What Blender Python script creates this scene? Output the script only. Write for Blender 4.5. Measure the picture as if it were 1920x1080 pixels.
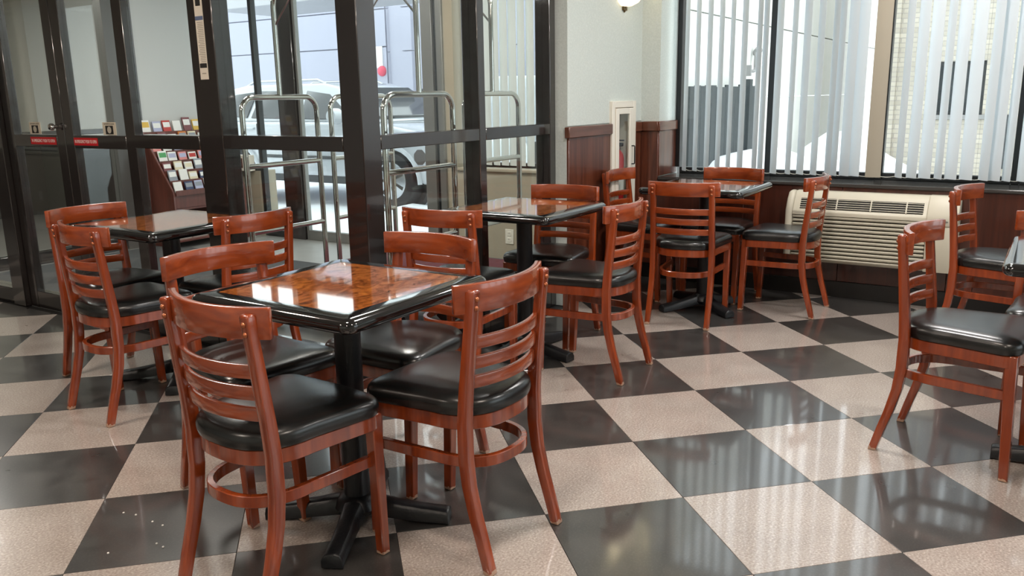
import bpy, bmesh, math, random
from mathutils import Vector, Matrix
random.seed(7)
S = bpy.context.scene
COL = S.collection
PI = math.pi
for o in list(bpy.data.objects): bpy.data.objects.remove(o)

# ------------------------------------------------------------------ camera
cd = bpy.data.cameras.new('camera'); cam = bpy.data.objects.new('camera', cd); COL.objects.link(cam)
cd.sensor_fit = 'HORIZONTAL'; cd.sensor_width = 36.0; cd.lens = 1561.6266*36/1920; cd.clip_start = .05; cd.clip_end = 300
_f = Vector((0.8190, 0.5289, -0.2230)).normalized()
_r = Vector((0.5387, -0.8423, -0.0170)); _r = (_r-_f*_r.dot(_f)).normalized(); _u = _r.cross(_f)
cam.matrix_world = Matrix(((_r.x,_u.x,-_f.x,-3.646),(_r.y,_u.y,-_f.y,-1.527),(_r.z,_u.z,-_f.z,1.2599),(0,0,0,1)))
S.camera = cam
# ------------------------------------------------------------------ sky, exposure, room lamps
W = bpy.data.worlds.new('overcast'); S.world = W; W.use_nodes = True
bg = W.node_tree.nodes['Background']; bg.inputs[0].default_value = (.88,.945,1,1); bg.inputs[1].default_value = 3.4
S.view_settings.view_transform = 'Standard'; S.view_settings.look = 'None'; S.view_settings.gamma = 1
S.view_settings.use_curve_mapping = False; S.view_settings.exposure = 0.0
CEIL = 2.75
def area(name, loc, size, power, col, rot=(0,0,0), size_y=None, portal=False):
    l = bpy.data.lights.new(name,'AREA'); l.energy = power; l.color = col; l.size = size
    if size_y: l.shape = 'RECTANGLE'; l.size_y = size_y
    if portal: l.cycles.is_portal = True
    o = bpy.data.objects.new(name,l); COL.objects.link(o); o.location = loc; o.rotation_euler = rot
    return o
for x,y in ((-2.6,1.9),(-2.6,-.4),(-.6,-.6),(1.0,-.9),(-4.6,-1.8),(-2.4,-2.6),(-4.8,1.2),(-.2,-2.8)):
    area('ceiling_lamp',(x,y,CEIL-.06),.30,34,(1,.86,.74) if x<-2 else (1,.96,.93))
for x,y in ((.4,1.9),(-.1,3.6)):
    area('ceiling_lamp',(x,y,CEIL-.06),.45,40,(1,.94,.88))
area('ceiling_lamp',(-.6,6.7,CEIL-.06),.6,90,(1,.95,.9))
area('window_portal',(2.16,-1.6,1.6),4.7,1,(1,1,1),(0,PI/2,0),size_y=1.7,portal=True).rotation_euler=(PI/2,0,PI/2)
area('door_portal',(1.95,3.3,1.25),3.8,1,(1,1,1),size_y=2.5,portal=True).rotation_euler=(PI/2,0,PI/2)

area('near_window_portal',(-.1,-5.32,1.56),2.8,1,(1,1,1),(PI/2,0,0),size_y=1.7,portal=True).rotation_euler=(-PI/2,0,PI)

# ------------------------------------------------------------------ materials
def mat(name): 
    m = bpy.data.materials.new(name); m.use_nodes = True
    return m, m.node_tree.nodes, m.node_tree.links, m.node_tree.nodes['Principled BSDF']
def lin(h):
    h = h.lstrip('#'); c = [int(h[i:i+2],16)/255 for i in (0,2,4)]
    return tuple(((v+.055)/1.055)**2.4 if v>.04045 else v/12.92 for v in c)+(1,)
def plain(name, col, rough=.5, metal=0, spec=.5, coat=0, bump=0, bscale=60, vary=0, emit=None, es=0):
    m,n,l,p = mat(name); c = lin(col) if isinstance(col,str) else tuple(col)+(1,)
    p.inputs['Base Color'].default_value = c; p.inputs['Roughness'].default_value = rough
    p.inputs['Metallic'].default_value = metal; p.inputs['Specular IOR Level'].default_value = spec
    p.inputs['Coat Weight'].default_value = coat; p.inputs['Coat Roughness'].default_value = .06
    if emit: p.inputs['Emission Color'].default_value = lin(emit); p.inputs['Emission Strength'].default_value = es
    if bump or vary:
        tc = n.new('ShaderNodeTexCoord'); nz = n.new('ShaderNodeTexNoise'); nz.inputs['Scale'].default_value = bscale; nz.inputs['Detail'].default_value = 5
        l.new(tc.outputs['Object'],nz.inputs['Vector'])
        if bump:
            b = n.new('ShaderNodeBump'); b.inputs['Strength'].default_value = bump; b.inputs['Distance'].default_value = .004
            l.new(nz.outputs['Fac'],b.inputs['Height']); l.new(b.outputs['Normal'],p.inputs['Normal'])
        if vary:
            mx = n.new('ShaderNodeMix'); mx.data_type='RGBA'; mx.inputs[6].default_value=[v*(1-vary) for v in c[:3]]+[1]; mx.inputs[7].default_value=[min(1,v*(1+vary)) for v in c[:3]]+[1]
            l.new(nz.outputs['Fac'],mx.inputs[0]); l.new(mx.outputs[2],p.inputs['Base Color'])
    return m
def wood(name, c0, c1, rough, coat, scale=(30,30,2.2), contrast=(.35,.7), spec=.5):
    m,n,l,p = mat(name)
    tc = n.new('ShaderNodeTexCoord'); mp = n.new('ShaderNodeMapping'); mp.inputs['Scale'].default_value = scale
    oi = n.new('ShaderNodeObjectInfo'); ad = n.new('ShaderNodeVectorMath'); ad.operation='ADD'
    l.new(tc.outputs['Object'],ad.inputs[0]); l.new(oi.outputs['Random'],ad.inputs[1]); l.new(ad.outputs[0],mp.inputs['Vector'])
    nz = n.new('ShaderNodeTexNoise'); nz.inputs['Scale'].default_value=1; nz.inputs['Detail'].default_value=6; nz.inputs['Distortion'].default_value=.6
    l.new(mp.outputs[0],nz.inputs['Vector'])
    cr = n.new('ShaderNodeValToRGB'); cr.color_ramp.elements[0].position=contrast[0]; cr.color_ramp.elements[1].position=contrast[1]
    cr.color_ramp.elements[0].color=lin(c0); cr.color_ramp.elements[1].color=lin(c1)
    l.new(nz.outputs['Fac'],cr.inputs[0]); l.new(cr.outputs[0],p.inputs['Base Color'])
    p.inputs['Roughness'].default_value=rough; p.inputs['Coat Weight'].default_value=coat; p.inputs['Coat Roughness'].default_value=.09
    p.inputs['Specular IOR Level'].default_value=spec
    return m
CHERRY = wood('cherry_wood','6e2a10','9a421a',.26,.9,(34,34,3),(.25,.75))
CHERRYH = wood('cherry_wood_rail','712b10','a0471c',.24,.9,(3,34,34),(.25,.75))
for _m in (CHERRY,):
    _n=_m.node_tree.nodes; _l=_m.node_tree.links; _p=_n['Principled BSDF']; _src=_p.inputs['Base Color'].links[0].from_socket
    _tc=_n.new('ShaderNodeTexCoord'); _sx=_n.new('ShaderNodeSeparateXYZ'); _nz=_n.new('ShaderNodeTexNoise'); _nz.inputs['Scale'].default_value=70
    _l.new(_tc.outputs['Object'],_sx.inputs[0]); _l.new(_tc.outputs['Object'],_nz.inputs['Vector'])
    _a=_n.new('ShaderNodeMath'); _a.operation='MULTIPLY_ADD'; _a.inputs[1].default_value=.03; _a.inputs[2].default_value=-.004; _l.new(_nz.outputs['Fac'],_a.inputs[0])
    _b=_n.new('ShaderNodeMath'); _b.operation='LESS_THAN'; _l.new(_sx.outputs['Z'],_b.inputs[0]); _l.new(_a.outputs[0],_b.inputs[1])
    _mx=_n.new('ShaderNodeMix'); _mx.data_type='RGBA'; _l.new(_b.outputs[0],_mx.inputs[0]); _l.new(_src,_mx.inputs[6]); _mx.inputs[7].default_value=lin('b08c74'); _l.new(_mx.outputs[2],_p.inputs['Base Color'])
MAHOG = wood('mahogany_panel','3f1c12','6e3c28',.3,.4,(30,30,1.6),(.3,.75))
RACKW = wood('rack_wood','5a2c22','6c362a',.4,.2)
MAHOG_SHADE = wood('shaded_mahogany_panel','30160f','4e261a',.3,.4,(30,30,1.6),(.3,.75))  # same mahogany, darkened: backlit shade of the window wall put into the colour
CAPW = wood('cap_rail_wood','55301f','6b4030',.3,.5,(3,3,30))
BLACKV = plain('black_vinyl','131414',.27,spec=.6,bump=.10,bscale=9)
BLKEDGE = plain('black_gloss_edge','0b0b0c',.09,spec=.6,coat=.6)
BLKIRON = plain('black_cast_iron','121316',.38,spec=.5,bump=.25,bscale=90)
CHROME = plain('chrome','d8d8d6',.07,1)
BRASS = plain('dull_bolt_metal','a4603f',.25,.6)
BRONZE = plain('dark_bronze_frame','211c1b',.24,0,spec=.7,coat=1)
DARKFR = plain('black_window_frame','1d2022',.4)
WHITEP = plain('cream_enamel','e6e1d4',.35)
PTACM = plain('cream_plastic','beb8a6',.45)
PTACD = plain('dark_grille_void','1b1a18',.8)
GREYW = plain('grey_painted_wall','c9cac8',.7,bump=.05)
TANW = plain('tan_painted_wall','a39a88',.65,bump=.05)
CEILM = plain('ceiling_tile','dedbd4',.8)
PLASTW = plain('white_plastic','dcd8cc',.4)
RED = plain('red_paint','b3131c',.3,coat=.4)
REDV = plain('red_vinyl','c01822',.4)
WHITE = plain('white_print','eeeeea',.5)
INK = plain('dark_ink','22211f',.6)
BLUEINK = plain('blue_grey_ink','5c6a88',.6)
PAPER = plain('white_paper','e4e2de',.7)
SNOW = plain('snow','f1f3f6',.7,bump=.5,bscale=3)
BASEB = plain('black_baseboard','141210',.35)
GROUT = plain('dark_floor_joint','1c1b1b',.7)
VFLOOR = plain('grey_entrance_floor','8b8b88',.35,bscale=6,vary=.2)
MATM = plain('entrance_mat','3a3b3c',.95,bump=.6,bscale=220)
CARPAINT = plain('white_car_paint','b9bdc2',.15,coat=1)
CARGLASS = plain('dark_car_glass','23272b',.05,spec=.8)
TYRE = plain('tyre_rubber','19191a',.7)
ALLOY = plain('alloy_wheel','b9bcc0',.25,.9)
CARTRIM = plain('dark_grey_trim','3a3c3e',.5)
FENCEM = plain('dark_fence_paint','2f3638',.6,bscale=12,vary=.3)
ROCK = plain('rough_concrete','8b8a88',.8)
SLATEM = plain('slate_lamp','6d5a3a',.3,.8)

def wallpaper():
    m,n,l,p = mat('pale_green_wallpaper'); p.inputs['Base Color'].default_value=lin('c3cac4'); p.inputs['Roughness'].default_value=.6
    tc=n.new('ShaderNodeTexCoord'); v=n.new('ShaderNodeTexVoronoi'); v.inputs['Scale'].default_value=90; nz=n.new('ShaderNodeTexNoise'); nz.inputs['Scale'].default_value=40
    l.new(tc.outputs['Object'],v.inputs['Vector']); l.new(tc.outputs['Object'],nz.inputs['Vector'])
    b=n.new('ShaderNodeBump'); b.inputs['Strength'].default_value=.35; b.inputs['Distance'].default_value=.003
    l.new(nz.outputs['Fac'],b.inputs['Height']); l.new(b.outputs[0],p.inputs['Normal'])
    mx=n.new('ShaderNodeMix'); mx.data_type='RGBA'; mx.inputs[6].default_value=lin('c3cbc6'); mx.inputs[7].default_value=lin('d0d7d2')
    l.new(v.outputs['Distance'],mx.inputs[0]); l.new(mx.outputs[2],p.inputs['Base Color'])
    return m
WALLP = wallpaper()

def tile_mat(name, base, alt, speck, dark):
    m,n,l,p = mat(name)
    tc=n.new('ShaderNodeTexCoord'); oi=n.new('ShaderNodeObjectInfo'); ad=n.new('ShaderNodeVectorMath'); ad.operation='MULTIPLY_ADD'
    mul=n.new('ShaderNodeVectorMath'); mul.operation='SCALE'; mul.inputs['Scale'].default_value=1
    cmb=n.new('ShaderNodeCombineXYZ'); mm=n.new('ShaderNodeMath'); mm.operation='MULTIPLY'; mm.inputs[1].default_value=37.
    l.new(oi.outputs['Random'],mm.inputs[0]); l.new(mm.outputs[0],cmb.inputs[0]); l.new(mm.outputs[0],cmb.inputs[1])
    av=n.new('ShaderNodeVectorMath'); av.operation='ADD'; l.new(tc.outputs['Object'],av.inputs[0]); l.new(cmb.outputs[0],av.inputs[1])
    cl=n.new('ShaderNodeTexNoise'); cl.inputs['Scale'].default_value=7; cl.inputs['Detail'].default_value=6; cl.inputs['Distortion'].default_value=.5
    sp=n.new('ShaderNodeTexVoronoi'); sp.inputs['Scale'].default_value=130
    sp2=n.new('ShaderNodeTexNoise'); sp2.inputs['Scale'].default_value=150; sp2.inputs['Detail'].default_value=2
    for t in (cl,sp,sp2): l.new(av.outputs[0],t.inputs['Vector'])
    mx=n.new('ShaderNodeMix'); mx.data_type='RGBA'; mx.inputs[6].default_value=lin(base); mx.inputs[7].default_value=lin(alt)
    r0=n.new('ShaderNodeMapRange'); r0.inputs[1].default_value=.3; r0.inputs[2].default_value=.7; l.new(cl.outputs['Fac'],r0.inputs[0]); l.new(r0.outputs[0],mx.inputs[0])
    r1=n.new('ShaderNodeMapRange'); r1.inputs[1].default_value=.50; r1.inputs[2].default_value=.66; l.new(sp2.outputs['Fac'],r1.inputs[0])
    m2=n.new('ShaderNodeMix'); m2.data_type='RGBA'; l.new(mx.outputs[2],m2.inputs[6]); m2.inputs[7].default_value=lin(speck)
    r1m=n.new('ShaderNodeMath'); r1m.operation='MULTIPLY'; r1m.inputs[1].default_value=.25 if dark else .6; l.new(r1.outputs[0],r1m.inputs[0]); l.new(r1m.outputs[0],m2.inputs[0])
    last=m2
    if not dark:
        m3=n.new('ShaderNodeMix'); m3.data_type='RGBA'; l.new(m2.outputs[2],m3.inputs[6]); m3.inputs[7].default_value=lin('bfb3aa')
        r2=n.new('ShaderNodeMapRange'); r2.inputs[1].default_value=.44; r2.inputs[2].default_value=.30; l.new(sp2.outputs['Fac'],r2.inputs[0]); l.new(r2.outputs[0],m3.inputs[0]); last=m3
    hv=n.new('ShaderNodeHueSaturation'); rv=n.new('ShaderNodeMapRange'); rv.inputs[3].default_value=.93; rv.inputs[4].default_value=1.06; l.new(oi.outputs['Random'],rv.inputs[0]); l.new(rv.outputs[0],hv.inputs['Value'])
    l.new(last.outputs[2],hv.inputs['Color']); l.new(hv.outputs[0],p.inputs['Base Color'])
    rr=n.new('ShaderNodeMapRange'); rr.inputs[3].default_value=.22; rr.inputs[4].default_value=.40; l.new(cl.outputs['Fac'],rr.inputs[0]); l.new(rr.outputs[0],p.inputs['Roughness'])
    p.inputs['Specular IOR Level'].default_value=.5; p.inputs['Coat Weight'].default_value=.75; p.inputs['Coat Roughness'].default_value=.07
    b=n.new('ShaderNodeBump'); b.inputs['Strength'].default_value=.05; b.inputs['Distance'].default_value=.01
    wv=n.new('ShaderNodeTexNoise'); wv.inputs['Scale'].default_value=5; l.new(av.outputs[0],wv.inputs['Vector']); l.new(wv.outputs['Fac'],b.inputs['Height']); l.new(b.outputs[0],p.inputs['Normal'])
    return m
TLIGHT = tile_mat('light_speckled_tile','9a8f87','a79d95','7d6d64',False)
TDARK = tile_mat('dark_speckled_tile','2d2b2a','3d3b39','55524e',True)

def burl():
    m,n,l,p = mat('burl_laminate')
    tc=n.new('ShaderNodeTexCoord'); mp=n.new('ShaderNodeMapping'); mp.inputs['Scale'].default_value=(9,15,9); l.new(tc.outputs['Object'],mp.inputs[0])
    nz=n.new('ShaderNodeTexNoise'); nz.inputs['Scale'].default_value=1.6; nz.inputs['Detail'].default_value=9; nz.inputs['Roughness'].default_value=.68; nz.inputs['Distortion'].default_value=1.7
    l.new(mp.outputs[0],nz.inputs['Vector'])
    cr=n.new('ShaderNodeValToRGB'); e=cr.color_ramp.elements; e[0].position=.34; e[0].color=lin('3f1a0a'); e[1].position=.68; e[1].color=lin('bd7430')
    k=e.new(.5); k.color=lin('95501d')
    l.new(nz.outputs['Fac'],cr.inputs[0]); l.new(cr.outputs[0],p.inputs['Base Color']); p.inputs['Roughness'].default_value=.07; p.inputs['Specular IOR Level'].default_value=.6; p.inputs['Coat Weight'].default_value=.7; p.inputs['Coat Roughness'].default_value=.03
    return m
BURL = burl()
def glass(name, tint=(.97,.99,.98), ior=1.5):
    m = bpy.data.materials.new(name); m.use_nodes=True; n=m.node_tree.nodes; l=m.node_tree.links; n.clear()
    o=n.new('ShaderNodeOutputMaterial'); mx=n.new('ShaderNodeMixShader'); t=n.new('ShaderNodeBsdfTransparent'); g=n.new('ShaderNodeBsdfGlossy'); lw=n.new('ShaderNodeLayerWeight'); lw.inputs['Blend'].default_value=.5
    pw=n.new('ShaderNodeMath'); pw.operation='POWER'; pw.inputs[1].default_value=5; l.new(lw.outputs['Facing'],pw.inputs[0])
    f=n.new('ShaderNodeMath'); f.operation='MULTIPLY_ADD'; f.inputs[1].default_value=.95; f.inputs[2].default_value=.04; l.new(pw.outputs[0],f.inputs[0]); t.inputs[0].default_value=tint+(1,); g.inputs['Roughness'].default_value=.01
    l.new(f.outputs[0],mx.inputs[0]); l.new(t.outputs[0],mx.inputs[1]); l.new(g.outputs[0],mx.inputs[2]); l.new(mx.outputs[0],o.inputs[0])
    return m
GLASS = glass('clear_glass')
def fabric(name, col, tr):
    m,n,l,p=mat(name); p.inputs['Base Color'].default_value=lin(col); p.inputs['Roughness'].default_value=.75; p.inputs['Specular IOR Level'].default_value=.2
    t=n.new('ShaderNodeBsdfTranslucent'); t.inputs[0].default_value=lin(col); mx=n.new('ShaderNodeMixShader'); mx.inputs[0].default_value=tr
    o=n['Material Output']; l.new(p.outputs[0],mx.inputs[1]); l.new(t.outputs[0],mx.inputs[2]); l.new(mx.outputs[0],o.inputs[0])
    return m
VANE = fabric('pale_blue_grey_vane','e4e8ea',.5)
VANE_INDOOR = fabric('indoor_lit_vane','a39b8b',.05)  # same blind fabric, warm indoor light on it put into the tan colour
CURT = fabric('white_vane','dfe2df',.4)
def panel_wall():
    m,n,l,p=mat('lavender_metal_cladding'); p.inputs['Base Color'].default_value=lin('a0a1b0'); p.inputs['Roughness'].default_value=.5
    return m
CLAD = panel_wall()
def brick():
    m,n,l,p=mat('cream_brickwork'); tc=n.new('ShaderNodeTexCoord'); mp=n.new('ShaderNodeMapping'); mp.inputs['Rotation'].default_value=(PI/2,0,PI/2)
    sx=n.new('ShaderNodeSeparateXYZ'); cb=n.new('ShaderNodeCombineXYZ'); l.new(tc.outputs['Object'],sx.inputs[0])
    s2=n.new('ShaderNodeMath'); s2.operation='ADD'; l.new(sx.outputs[0],s2.inputs[0]); l.new(sx.outputs[1],s2.inputs[1]); l.new(s2.outputs[0],cb.inputs[0]); l.new(sx.outputs[2],cb.inputs[1])
    b=n.new('ShaderNodeTexBrick'); b.inputs['Scale'].default_value=1; b.inputs['Brick Width'].default_value=.21; b.inputs['Row Height'].default_value=.066; b.inputs['Mortar Size'].default_value=.007
    b.inputs['Color1'].default_value=lin('bfb7a8'); b.inputs['Color2'].default_value=lin('aaa294'); b.inputs['Mortar'].default_value=lin('a19b92')
    l.new(cb.outputs[0],b.inputs['Vector']); l.new(b.outputs['Color'],p.inputs['Base Color']); p.inputs['Roughness'].default_value=.8
    bp=n.new('ShaderNodeBump'); bp.inputs['Strength'].default_value=.6; bp.inputs['Distance'].default_value=.02; bp.invert=True; l.new(b.outputs['Fac'],bp.inputs['Height']); l.new(bp.outputs[0],p.inputs['Normal'])
    return m
BRICK = brick()
def frosted():
    m,n,l,p=mat('frosted_lit_glass'); p.inputs['Base Color'].default_value=lin('f3e6cf'); p.inputs['Emission Color'].default_value=(1,.80,.52,1); p.inputs['Emission Strength'].default_value=1.6; p.inputs['Roughness'].default_value=.3
    return m
FROST = frosted()

# ------------------------------------------------------------------ mesh helpers
class MB:
    def __init__(s): s.v=[]; s.f=[]
    def add(s, vs, fs):
        b=len(s.v); s.v+= [Vector(v) for v in vs]; s.f+= [[i+b for i in f] for f in fs]; return s
    def box(s, x0,x1,y0,y1,z0,z1):
        v=[(x,y,z) for z in (z0,z1) for y in (y0,y1) for x in (x0,x1)]
        return s.add(v,[(0,2,3,1),(4,5,7,6),(0,1,5,4),(2,6,7,3),(0,4,6,2),(1,3,7,5)])
    def rings(s, rings, closed=True, cap=True):
        n=len(rings[0]); vs=[p for r in rings for p in r]; fs=[]
        m=len(rings)
        for i in range(m-1):
            for j in range(n if closed else n-1):
                k=(j+1)%n; fs.append((i*n+j,i*n+k,(i+1)*n+k,(i+1)*n+j))
        if cap and closed: fs.append(tuple(range(n-1,-1,-1))); fs.append(tuple((m-1)*n+i for i in range(n)))
        return s.add(vs,fs)
    def loop(s, rings):                     # closed both ways
        n=len(rings[0]); m=len(rings); vs=[p for r in rings for p in r]
        return s.add(vs,[(i*n+j,i*n+(j+1)%n,((i+1)%m)*n+(j+1)%n,((i+1)%m)*n+j) for i in range(m) for j in range(n)])
    def sweep(s, P, A, B, closed=False):
        rg=[[p+a+b,p-a+b,p-a-b,p+a-b] for p,a,b in zip(P,A,B)]
        return s.loop(rg) if closed else s.rings(rg)
    def lathe(s, prof, n=24, c=(0,0,0)):
        c=Vector(c); return s.rings([[c+Vector((r*math.cos(2*PI*k/n),r*math.sin(2*PI*k/n),z)) for k in range(n)] for r,z in prof])
    def tube(s, P, r, n=12):
        P=[Vector(p) for p in P]; rg=[]; u=None
        for i,p in enumerate(P):
            t=(P[min(i+1,len(P)-1)]-P[max(i-1,0)]).normalized()
            if u is None: u=t.orthogonal().normalized()
            u=(u-t*u.dot(t)).normalized(); w=t.cross(u)
            rr=r[i] if isinstance(r,(list,tuple)) else r
            rg.append([p+(u*math.cos(2*PI*k/n)+w*math.sin(2*PI*k/n))*rr for k in range(n)])
        return s.rings(rg)
    def prism(s, poly, axis, a0, a1):       # 2-D outline extruded along an axis
        def p3(u,v,w): return {'x':(w,u,v),'y':(u,w,v),'z':(u,v,w)}[axis]
        return s.rings([[p3(u,v,w) for u,v in poly] for w in (a0,a1)])
    def build(s, name, m, parent=None, bevel=0, seg=2, smooth=True, loc=None, ang=40):
        me=bpy.data.meshes.new(name); bm=bmesh.new()
        vv=[bm.verts.new(v) for v in s.v]
        for f in s.f:
            try: bm.faces.new([vv[i] for i in f])
            except ValueError: pass
        bmesh.ops.recalc_face_normals(bm,faces=bm.faces)
        if bevel:
            es=[e for e in bm.edges if len(e.link_faces)==2 and e.calc_face_angle(0)>math.radians(ang)]
            bmesh.ops.bevel(bm,geom=es,offset=bevel,segments=seg,affect='EDGES',profile=.5,clamp_overlap=True)
        if smooth:
            for f in bm.faces: f.smooth=True
            for e in bm.edges:
                if len(e.link_faces)==2 and e.calc_face_angle(0)>math.radians(38): e.smooth=False
        bm.to_mesh(me); bm.free(); me.materials.append(m)
        o=bpy.data.objects.new(name,me); COL.objects.link(o)
        if parent: o.parent=parent
        if loc: o.location=loc
        return o
def tag(o,label=None,cat=None,group=None,kind=None):
    if label: o['label']=label
    if cat: o['category']=cat
    if group: o['group']=group
    if kind: o['kind']=kind
    return o
def empty(name, loc=(0,0,0), rz=0):
    o=bpy.data.objects.new(name,None); COL.objects.link(o); o.location=loc; o.rotation_euler=(0,0,rz); o.empty_display_size=.05; return o
def copy_tree(o,parent=None):
    c=o.copy(); COL.objects.link(c)
    if parent: c.parent=parent
    for ch in list(o.children): copy_tree(ch,c)
    return c
def struct(o): o['kind']='structure'; return o
def bx(name,m,x0,x1,y0,y1,z0,z1,parent=None,bevel=.002,seg=1): return MB().box(x0,x1,y0,y1,z0,z1).build(name,m,parent,bevel,seg)
def fillet(P,r,n=6):
    P=[Vector(p) for p in P]; out=[P[0]]
    for a,b,c in zip(P,P[1:],P[2:]):
        d1=(a-b).normalized(); d2=(c-b).normalized(); 
        ang=d1.angle(d2)
        if ang>PI-.02: out.append(b); continue
        t=r/math.tan(ang/2); p1=b+d1*t; p2=b+d2*t; ctr=b+(d1+d2).normalized()*(r/math.sin(ang/2))
        v1=p1-ctr; v2=p2-ctr; th=v1.angle(v2); 
        for k in range(n+1): out.append(ctr+(v1*math.sin(th*(1-k/n))+v2*math.sin(th*k/n))/math.sin(th))
    out.append(P[-1]); return out

# ------------------------------------------------------------------ floor of single tiles, laid diagonally
T=.4572; s5=math.sqrt(.5)
XW=1.757; YB=.885; XD=-.945; YP=.965          # window wall, wall with sconce, door line, glass partition
floor = struct(bx('floor',GROUT,-6.5,XW,-5.2,6.0,-.12,-.004,bevel=0))
def w2(x,y): return Vector(((x+y)*s5,(-x+y)*s5,0))
def clip(poly,ax,val,keep_less):
    out=[]
    for a,b in zip(poly,poly[1:]+poly[:1]):
        fa=(a[ax]-val)*(1 if keep_less else -1); fb=(b[ax]-val)*(1 if keep_less else -1)
        if fa<=0: out.append(a)
        if fa*fb<0: out.append(a+(b-a)*(fa/(fa-fb)))
    return out
def project(p):
    d=Vector(p)-Vector((-3.646,-1.527,1.2599)); zz=d.dot(_f)
    if zz<.05: return None
    return 960+1561.6*d.dot(_r)/zz, 540-1561.6*d.dot(_u)/zz
def tile_poly(i,j):
    g=.0007
    return [w2(x*T,y*T) for x,y in ((j+g/T,-i-g/T),(j+1-g/T,-i-g/T),(j+1-g/T,-i-1+g/T),(j+g/T,-i-1+g/T))]
far={0:MB(),1:MB()}; tmesh={}
for i in range(-16,20):
    for j in range(-18,20):
        P=tile_poly(i,j); c=sum(P,Vector())/4
        regs=[]
        full=P
        a=clip(clip(clip(P,0,XW-.012,True),1,YB-.003,True),0,-6.4,False) if True else P
        a=clip(a,1,-5.0,False) if len(a)>2 else []
        b=clip(clip(clip(P,0,XD-.03,True),1,YB-.003,False),0,-6.4,False)
        b=clip(b,1,5.9,True) if len(b)>2 else []
        if len(a)>2 and len(b)>2: polys=[a,b] if c.x>XD-.03-.4 and c.x<XD+.4 else [clip(clip(P,0,-6.4,False),1,5.9,True)]
        else: polys=[q for q in (a,b) if len(q)>2]
        for q in polys:
            if len(q)<3: continue
            ar=abs(sum(q[k].x*q[(k+1)%len(q)].y-q[(k+1)%len(q)].x*q[k].y for k in range(len(q))))/2
            if ar<.001: continue
            pr=[project(v) for v in q]; vis=any(v and -120<v[0]<2040 and 300<v[1]<1180 for v in pr)
            par=(i+j)%2; m=TDARK if par else TLIGHT
            if not vis or i<-15:
                far[par].rings([[v+Vector((0,0,-.004)) for v in q],[v for v in q]]); continue
            if ar>.2085 and par in tmesh:
                o=bpy.data.objects.new('tile',tmesh[par]); COL.objects.link(o); o.parent=floor; o.location=c
            else:
                cc=sum(q,Vector())/len(q)
                o=MB().rings([[v-cc+Vector((0,0,-.004)) for v in q],[v-cc for v in q]]).build('tile',m,floor,.0008,1,smooth=False,loc=cc)
                if ar>.2085: tmesh[par]=o.data
for par in (0,1):
    o=far[par].build('tile_field',TDARK if par else TLIGHT,floor,smooth=False); o['kind']='stuff'

# ------------------------------------------------------------------ room shell
struct(bx('ceiling',CEILM,-6.6,2.2,-5.3,9.2,CEIL,CEIL+.1,bevel=0))
struct(bx('wall_front',WALLP,-6.6,-6.4,-5.3,6,0,CEIL,bevel=0))
NW0,NW1=-1.5,1.3
struct(MB().box(-6.4,NW0,-5.3,-5.1,0,CEIL).box(NW1,2.2,-5.3,-5.1,0,CEIL).box(NW0,NW1,-5.3,-5.1,0,.72).box(NW0,NW1,-5.3,-5.1,2.4,CEIL).build('wall_near',WALLP,smooth=False))
for k in range(4):
    a=NW0+.7*k; w=MB().box(a,a+.045,-5.25,-5.18,.72,2.4).box(a+.655,a+.70,-5.25,-5.18,.72,2.4).box(a+.045,a+.655,-5.25,-5.18,.72,.765).box(a+.045,a+.655,-5.25,-5.18,2.35,2.4)
    o=struct(w.build('window_%d'%(20+k),DARKFR)); bx('glass_pane',GLASS,a+.045,a+.655,-5.218,-5.212,.765,2.35,o,0)
# side wall with sconce: wallpaper above, mahogany panels and cap rail below, opening for the cabinet
CX0,CX1,CZ0,CZ1=1.31,1.60,.50,1.19
mb=MB().box(.72,CX0,YB,YB+.16,1.09,CEIL).box(CX1,XW+.4,YB,YB+.16,1.09,CEIL).box(CX0,CX1,YB,YB+.16,CZ1,CEIL).box(.72,CX0,YB+.006,YB+.16,0,1.09).box(CX1,XW+.4,YB+.006,YB+.16,0,1.09).box(CX0,CX1,YB+.006,YB+.16,0,CZ0).box(CX0,CX1,YB+.145,YB+.16,CZ0,CZ1)
wall_back=struct(mb.build('wall_back',WALLP,smooth=False))
xs=[.72,CX0]
for a,b in zip(xs,xs[1:]): bx('wall_panel',MAHOG,a+.001,b-.001,YB-.008,YB+.01,.10,1.02,wall_back)
bx('wall_panel',MAHOG,CX1,XW-.001,YB-.008,YB+.01,.10,1.02,wall_back)
bx('wall_panel',MAHOG,CX0,CX1,YB-.008,YB+.01,.10,CZ0,wall_back)
struct(bx('trim_1',CAPW,.70,CX0-.03,YB-.024,YB+.01,1.02,1.085,bevel=.004))
struct(bx('trim_2',CAPW,CX1+.03,XW-.001,YB-.024,YB+.01,1.02,1.085,bevel=.004))
struct(bx('baseboard_back',BASEB,.72,XW,YB-.014,YB+.006,0,.10))
# window wall: short pier, reveal, low wall under the sill
YR=.75
wr=MB().box(XW+.008,XW+.36,YR,YB,1.08,CEIL).box(XW+.008,XW+.36,YR+.004,YB,0,1.08).box(XW+.008,XW+.36,-5.2,YR,0,.69).box(XW+.008,XW+.36,-5.2,YR,2.45,CEIL)
wall_right=struct(wr.build('wall_right',WALLP,smooth=False))
bx('wall_panel',MAHOG,XW-.006,XW+.012,YR,YB-.009,.10,1.02,wall_right)
bx('wall_panel',MAHOG,XW+.001,XW+.33,YR-.006,YR+.006,.715,1.02,wall_right)
y=YR
while y>-5.0:
    y2=max(y-.61,-5.1); bx('wall_panel',MAHOG_SHADE,XW-.006,XW+.012,y2+.001,y-.001,.10,.69,wall_right); y=y2
    if y2<=-5.1: break
struct(bx('trim_3',CAPW,XW-.022,XW+.012,YR-.001,YB-.025,1.02,1.085,bevel=.004))
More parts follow.
